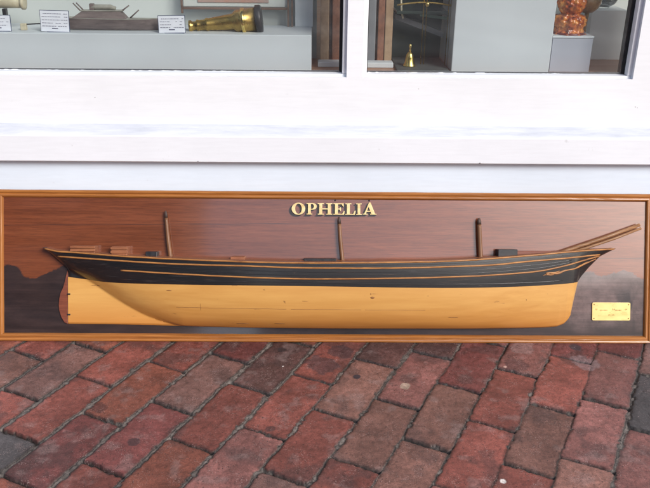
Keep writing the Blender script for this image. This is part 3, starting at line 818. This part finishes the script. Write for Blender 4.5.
hull_part('lower_hull', xs_low, lambda x: KEEL(x), lambda x: np.maximum(WL(x), KEEL(x) + .0001), 44, M['hull_yellow'])
xs_up = cols(-.5913, .6662, bow_x)
def up_lo(x): return np.where(x < -.5418, CTR(x), np.maximum(WL(x) + .0001, KEEL(x)))
hull_part('topsides', xs_up, lambda x: np.minimum(up_lo(x), SHEER(x) - .0004), SHEER, 30, M['hull_black'])
# planks on the topsides: faint raised strakes
def strip_line(f, a, b, lift, n=120, wig=.0):
    xs = np.linspace(a, b, n); s = f(xs) + (fbm(xs * 40, xs * 0, 7, 2) - .5) * wig
    return [(float(x), float(y), float(z) + lift) for x, y, z in zip(xs, s, hull_n(xs, s))]
tube('rail_strip', strip_line(lambda x: SHEER(x) - .0012, -.585, .662, .0002, 160, .0006), .0019, M['stripe'], hm, 6)
STB = cubic([(-.5597, .1884), (-.4613, .183), (-.3516, .1775), (-.3103, .1758), (-.1365, .1722), (-.0309, .1694), (.0746, .1692), (.1811, .1699), (.2895, .1733), (.3997, .1783), (.4444, .1829), (.5487, .1914), (.6277, .1985)])
STC = cubic([(-.4142, .16), (-.3103, .1552), (-.2005, .1505), (-.0308, .1462), (.0747, .1467), (.1813, .1482), (.2897, .1512), (.4, .1562), (.4988, .1654), (.5466, .1751), (.5857, .1852), (.6278, .1955)])
STD = cubic([(.5005, .1551), (.5090, .1590), (.5175, .1577), (.5289, .1574), (.5425, .163), (.5723, .1694), (.5931, .1781), (.628, .192)])
tube('pinstripe', strip_line(STB, -.556, .628, .0003, 160, .0003), .0019, M['stripe'], hm, 6)
tube('pinstripe', strip_line(STC, -.4142, .627, .0003, 150, .0003), .0018, M['stripe'], hm, 6)
tube('pinstripe', strip_line(STD, .5005, .620, .0003, 50, .0004), .0015, M['stripe'], hm, 6)
for f, a, b in ((lambda x: SHEER(x) * .5 + STB(x) * .5, -.53, .60), (lambda x: STB(x) * .62 + STC(x) * .38, -.40, .56), (lambda x: STB(x) * .3 + STC(x) * .7, -.40, .56), (lambda x: WL(x) + .008, -.40, .54)):
    tube('strake_edge', strip_line(f, a, b, -.0002, 120, .0003), .0009, M['hull_black'], hm, 5)
# carved feathering at the bow
for k, (a, b, s0, s1, r) in enumerate(((.494, .520, .1535, .1565, .0011), (.500, .532, .1575, .1625, .0013), (.512, .548, .1560, .1648, .0011), (.560, .590, .1668, .1765, .0013), (.572, .606, .1705, .1838, .0011))):
    pts = []
    for i in range(16):
        t = i / 15; x = a + (b - a) * t; y = s0 + (s1 - s0) * t + .0010 * math.sin(t * 6 + k)
        pts.append((x, y, float(hull_n(x, y)) + .0003))
    tube('bow_carving', pts, [r * (.35 + .9 * math.sin(math.pi * (i + 1) / 18)) for i in range(16)], M['stripe'], hm, 8)
# plank seam in the yellow hull, broken
for a, b in ((-.297, -.06), (-.05, .10), (.108, .238)):
    tube('plank_seam', strip_line(lambda x: .0815 - .003 * (x + .3) / .5, a, b, -.00012, 60, .0006), .00045, M['dark_seam'], hm, 5)
for (x, s, wx, ws) in ((-.2437, .082, .0006, .009), (-.155, .045, .013, .0013), (-.075, .046, .011, .0012), (.123, .106, .0042, .0026), (.119, .114, .001, .0022), (-.02, .098, .006, .0007), (-.31, .118, .006, .0012), (.30, .062, .012, .0009), (.46, .10, .001, .0014), (-.55 + .07, .124, .012, .0007)):
    bm = bmesh.new(); r = bmesh.ops.create_icosphere(bm, subdivisions=2, radius=1)
    for v in r['verts']:
        xx = x + v.co.x * wx * (1 + .25 * math.sin(v.co.y * 7 + x * 90)); ss = s + v.co.y * ws
        v.co = Vector((xx, ss, float(hull_n(xx, ss)) + v.co.z * .00035))
    from_bm('dent', bm, M['dark_seam'], hm, True)
# deck
xs = np.linspace(-.585, .660, 120)
P = np.zeros((120, 2, 3)); P[:, 0] = np.stack([xs, SHEER(xs) - .0008, BR(xs) - .0015], -1); P[:, 1] = np.stack([xs, SHEER(xs) + .0012, np.full(120, NB)], -1)
grid_mesh('deck', P, M['block_wood'], hm)
# sternpost, rudder, hinges
RUD = [(-.5432, .1570), (-.5458, .1460), (-.547, .1348), (-.5523, .1194), (-.5585, .1060), (-.5618, .0940), (-.563, .0797), (-.5612, .0670), (-.5575, .0530), (-.5505, .0412), (-.5425, .0379), (-.5425, .10)]
bm = bmesh.new(); a = [bm.verts.new((x, y, NB)) for x, y in RUD]; b = [bm.verts.new((x, y, -.0025)) for x, y in RUD]
for i in range(len(RUD)): bm.faces.new((a[i], a[(i+1) % len(RUD)], b[(i+1) % len(RUD)], b[i]))
bm.faces.new(b); bm.faces.new(a[::-1])
bmesh.ops.bevel(bm, geom=[e for e in bm.edges if all(v.co.z > -.003 for v in e.verts)], offset=.0012, segments=2, profile=.5, affect='EDGES')
rud = from_bm('rudder', bm, M['rudder_wood'], hm)
for s in (.104, .0589): box('hinge', (-.5435, -.5365, s - .0016, s + .0016, -.004, .0006), M['dark_wood'], rud, .0006)
# deckhouses and hatches
def block(name, x0, x1, s0, s1, m, slats=0, n1=.018):
    o = box(name, (x0, x1, s0 - .006, s1, NB, n1), M[m], hm, .0012)
    for k in range(slats):
        z = s0 + (s1 - s0) * (k + .5) / slats
        box('slat', (x0 - .0012, x1 + .0012, z - .0026, z + .0026, n1 + .0002, n1 + .0028), M[m], o, .0006)
    return o
block('hatch', -.5295, -.4775, .1985, .2110, 'block_wood', 2)
block('hatch', -.4420, -.4075, .1945, .2100, 'block_wood', 2)
block('deckhouse', -.3680, -.3430, .189, .1990, 'dark_wood')
block('hatch', -.1840, -.1525, .182, .1890, 'block_wood')
block('deckhouse', -.0240, .0470, .180, .1862, 'dark_wood')
block('deckhouse', .4010, .4440, .193, .2090, 'dark_wood', 0, .016)
block('hatch', .4440 + .0006, .52, .198, .2052, 'rudder_wood', 0, .006)
# stub masts
def mast(p0, p1, r0, r1, bend=.0):
    pts = []
    for i in range(15):
        t = i / 14
        pts.append((p0[0] + (p1[0] - p0[0]) * t + bend * math.sin(t * math.pi), p0[1] + (p1[1] - p0[1]) * t, .0015))
    k = 12
    o = tube('mast', pts[:k + 1], [r0 + (r1 - r0) * i / 14 for i in range(k + 1)], M['mast_wood'], hm, 16)
    rr = [r0 + (r1 - r0) * i / 14 for i in range(k, 15)]; rr[-1] *= .55
    h = tube('mast_head', pts[k:], [rr[0] * 1.04] + rr[1:], M['mast_tip'], o, 16)
mast((-.3155, .180), (-.3275, .2885), .0050, .0033, -.0012)
mast((.0620, .172), (.0525, .2775), .0049, .0036, -.001)
mast((.3665, .180), (.3610, .2770), .0055, .0046, -.0005)
# bowsprit and jib-boom side by side
tube('bowsprit', [(.515, .1930, .002), (.5536, .2062, .002), (.64, .2360, .0025), (.7165, .2645, .003)], [.0046, .0044, .0041, .0036], M['spar_wood'], hm, 14)
tube('jib_boom', [(.540, .1960, .0045), (.60, .2135, .0045), (.66, .2340, .0045), (.7190, .2570, .0045)], [.0028, .0031, .0031, .0027], M['spar_wood'], hm, 14)
for x in (.0442, .1192): lathe('nail', [(.0016, NB), (.0018, NB + .0012), (.0006, NB + .0018)], M['nail'], hm, 10, (x, .3139, 0))

# --- name in raised gilt letters with painted shade
def arc(cx, cy, rx, ry, a0, a1, n=24): return [(cx + rx * math.cos(R(a0 + (a1 - a0) * i / n)), cy + ry * math.sin(R(a0 + (a1 - a0) * i / n))) for i in range(n + 1)]
LETTERS = {
 'O': [arc(.55, .5, .55, .53, 0, 345, 40), arc(.55, .5, .27, .45, 0, 345, 40)],
 'P': [[(0, 0), (.5, 0), (.5, .07), (.37, .07), (.37, .43)] + arc(.53, .715, .36, .285, -90, 90, 20) + [(0, 1), (0, .93), (.13, .93), (.13, .07), (0, .07)],
       [(.37, .50)] + arc(.47, .715, .17, .215, -90, 90, 14) + [(.37, .93)]],
 'H': [[(0, 0), (.5, 0), (.5, .07), (.37, .07), (.37, .46), (.83, .46), (.83, .07), (.7, .07), (.7, 0), (1.2, 0), (1.2, .07), (1.07, .07), (1.07, .93), (1.2, .93), (1.2, 1), (.7, 1), (.7, .93), (.83, .93), (.83, .54), (.37, .54), (.37, .93), (.5, .93), (.5, 1), (0, 1), (0, .93), (.13, .93), (.13, .07), (0, .07)]],
 'E': [[(0, 0), (.88, 0), (.93, .32), (.86, .32), (.74, .08), (.37, .08), (.37, .46), (.5, .46), (.57, .34), (.62, .34), (.62, .66), (.57, .66), (.5, .54), (.37, .54), (.37, .92), (.68, .92), (.80, .72), (.86, .72), (.84, 1), (0, 1), (0, .93), (.13, .93), (.13, .07), (0, .07)]],
 'L': [[(0, 0), (.80, 0), (.86, .36), (.79, .36), (.66, .08), (.37, .08), (.37, .93), (.5, .93), (.5, 1), (0, 1), (0, .93), (.13, .93), (.13, .07), (0, .07)]],
 'I': [[(0, 0), (.5, 0), (.5, .07), (.37, .07), (.37, .93), (.5, .93), (.5, 1), (0, 1), (0, .93), (.13, .93), (.13, .07), (0, .07)]],
 'A': [[(0, 0), (.40, 0), (.40, .07), (.27, .07), (.335, .25), (.66, .25), (.73, .07), (.62, .07), (.62, 0), (1.15, 0), (1.15, .07), (1.03, .07), (.65, 1.06), (.53, 1.06), (.14, .07), (0, .07)],
       [(.365, .33), (.63, .33), (.50, .70)]]}
def letter_obj(name, ch, x, y, h, wscale, depth, z, m, parent, rot=0):
    cu = bpy.data.curves.new(name, 'CURVE'); cu.dimensions = '2D'; cu.fill_mode = 'BOTH'; cu.extrude = depth / 2
    if depth > .001: cu.bevel_depth = .00015
    for poly in LETTERS[ch]:
        s = cu.splines.new('POLY'); s.points.add(len(poly) - 1); s.use_cyclic_u = True
        for p, (a, b) in zip(s.points, poly):
            c, sn = math.cos(rot), math.sin(rot); a2 = a * h * wscale; b2 = b * h
            p.co = (x + a2 * c - b2 * sn, y + a2 * sn + b2 * c, z + depth / 2, 1)
    tmp = bpy.data.objects.new('tmp', cu); col.objects.link(tmp)
    dg = bpy.context.evaluated_depsgraph_get(); dg.update()
    me = bpy.data.meshes.new_from_object(tmp.evaluated_get(dg)); me.name = name
    bpy.data.objects.remove(tmp); 
    o = link_mesh(name, me, m, parent, False)
    return o
LX = {0: ('O', 291.5, 305), 1: ('P', 306.3, 316.5), 2: ('H', 317.5, 332), 3: ('E', 333.2, 344.3), 4: ('L', 345, 355.3), 5: ('I', 356.0, 361.3), 6: ('A', 362.3, 376.2)}
for i, (ch, a, b) in LX.items():
    x0 = -.0517 + (a - 291.5) * .002208; x1 = -.0517 + (b - 291.5) * .002208
    wmax = max(p[0] for p in LETTERS[ch][0]); h = .0250
    ws = (x1 - x0) / (wmax * h)
    yb = .2825 + (.0007 if ch == 'A' else 0)
    o = letter_obj('name_letter', ch, x0, yb, h, ws, .0022, NB + .0018, M['gold_leaf'], hm, 0)
    for q, (dx, dy) in enumerate(((.0060, .0042), (.0042, .0030), (.0022, .0016))):
        letter_obj('letter_shade', ch, x0 - dx, yb - dy, h * 1.02, ws * 1.06, .0002, NB + .0008 + q * .0003, M['letter_shade'], o)

# --- engraved brass plate
bm = bmesh.new(); bx(bm, .6175, .7025, .0515, .0915, NB + .0005, -.0050)
bmesh.ops.bevel(bm, geom=[e for e in bm.edges if abs(e.verts[0].co.z - e.verts[1].co.z) > .001], offset=.0032, segments=5, profile=.5, affect='EDGES')
bp = from_bm('name_plate', bm, M['brass_plate'], hm)
for x in (.6215, .6985):
    for y in (.0560, .0870): lathe('pin', [(.0013, -.0052), (.0014, -.0046), (.0005, -.0042)], M['engraving'], bp, 10, (x, y, 0))
lines = []; rr = random.Random(5)
def scribble(x0, x1, y, amp, freq):
    n = 60; pts = []
    for i in range(n):
        t = i / (n - 1); x = x0 + (x1 - x0) * t
        pts.append((x + .0010 * math.sin(freq * t * 1.0 + 1) , y + amp * math.sin(freq * t + .8 * math.sin(freq * .31 * t)) * (.6 + .4 * math.sin(t * 11)), -.0049))
    return pts
lines.append(scribble(.6245, .6285, .0765, .0024, 7)); lines.append(scribble(.6340, .6520, .0745, .0011, 42))
lines.append(scribble(.6620, .6690, .0760, .0026, 12)); lines.append(scribble(.6690, .6830, .0745, .0011, 36)); lines.append(scribble(.6900, .6950, .0758, .0022, 9))
lines.append(scribble(.6530, .6680, .0640, .0009, 34))
multi_tube('engraved_script', lines, .00036, M['engraving'], bp, 5)

# ------------------------------------------------------------------ light
SUN = Vector((.50, -.64, .55)).normalized()
elev = math.asin(SUN.z); az = math.atan2(SUN.x, SUN.y)
w = bpy.data.worlds.new('World'); scene.world = w; w.use_nodes = True
nt = w.node_tree; bg = nt.nodes['Background']
sky = nt.nodes.new('ShaderNodeTexSky'); sky.sky_type = 'NISHITA'; sky.sun_disc = False
sky.sun_elevation = elev; sky.sun_rotation = az; sky.air_density = 1.0; sky.dust_density = 2.5
nt.links.new(sky.outputs[0], bg.inputs[0]); bg.inputs[1].default_value = .15
sd = bpy.data.lights.new('sun', 'SUN'); sd.energy = 3.0; sd.angle = R(24); sd.color = (1, .975, .95)
so = bpy.data.objects.new('sun', sd); col.objects.link(so); so.rotation_euler = SUN.to_track_quat('Z', 'Y').to_euler()

# ------------------------------------------------------------------ camera
cd = bpy.data.cameras.new('camera'); cam = bpy.data.objects.new('camera', cd); col.objects.link(cam)
cd.sensor_width = 36; cd.lens = 788.28 / 650 * 36; cd.clip_start = .02; cd.clip_end = 500
ps, th, rh = R(-.8118), R(23.6195), R(.6036)
cam.matrix_world = Matrix.Translation((0, 0, .89828)) @ Matrix.Rotation(ps, 4, 'Z') @ Matrix.Rotation(math.pi / 2 - th, 4, 'X') @ Matrix.Rotation(rh, 4, 'Z')
scene.camera = cam
scene.view_settings.view_transform = 'Standard'; scene.view_settings.look = 'None'; scene.view_settings.exposure = 0
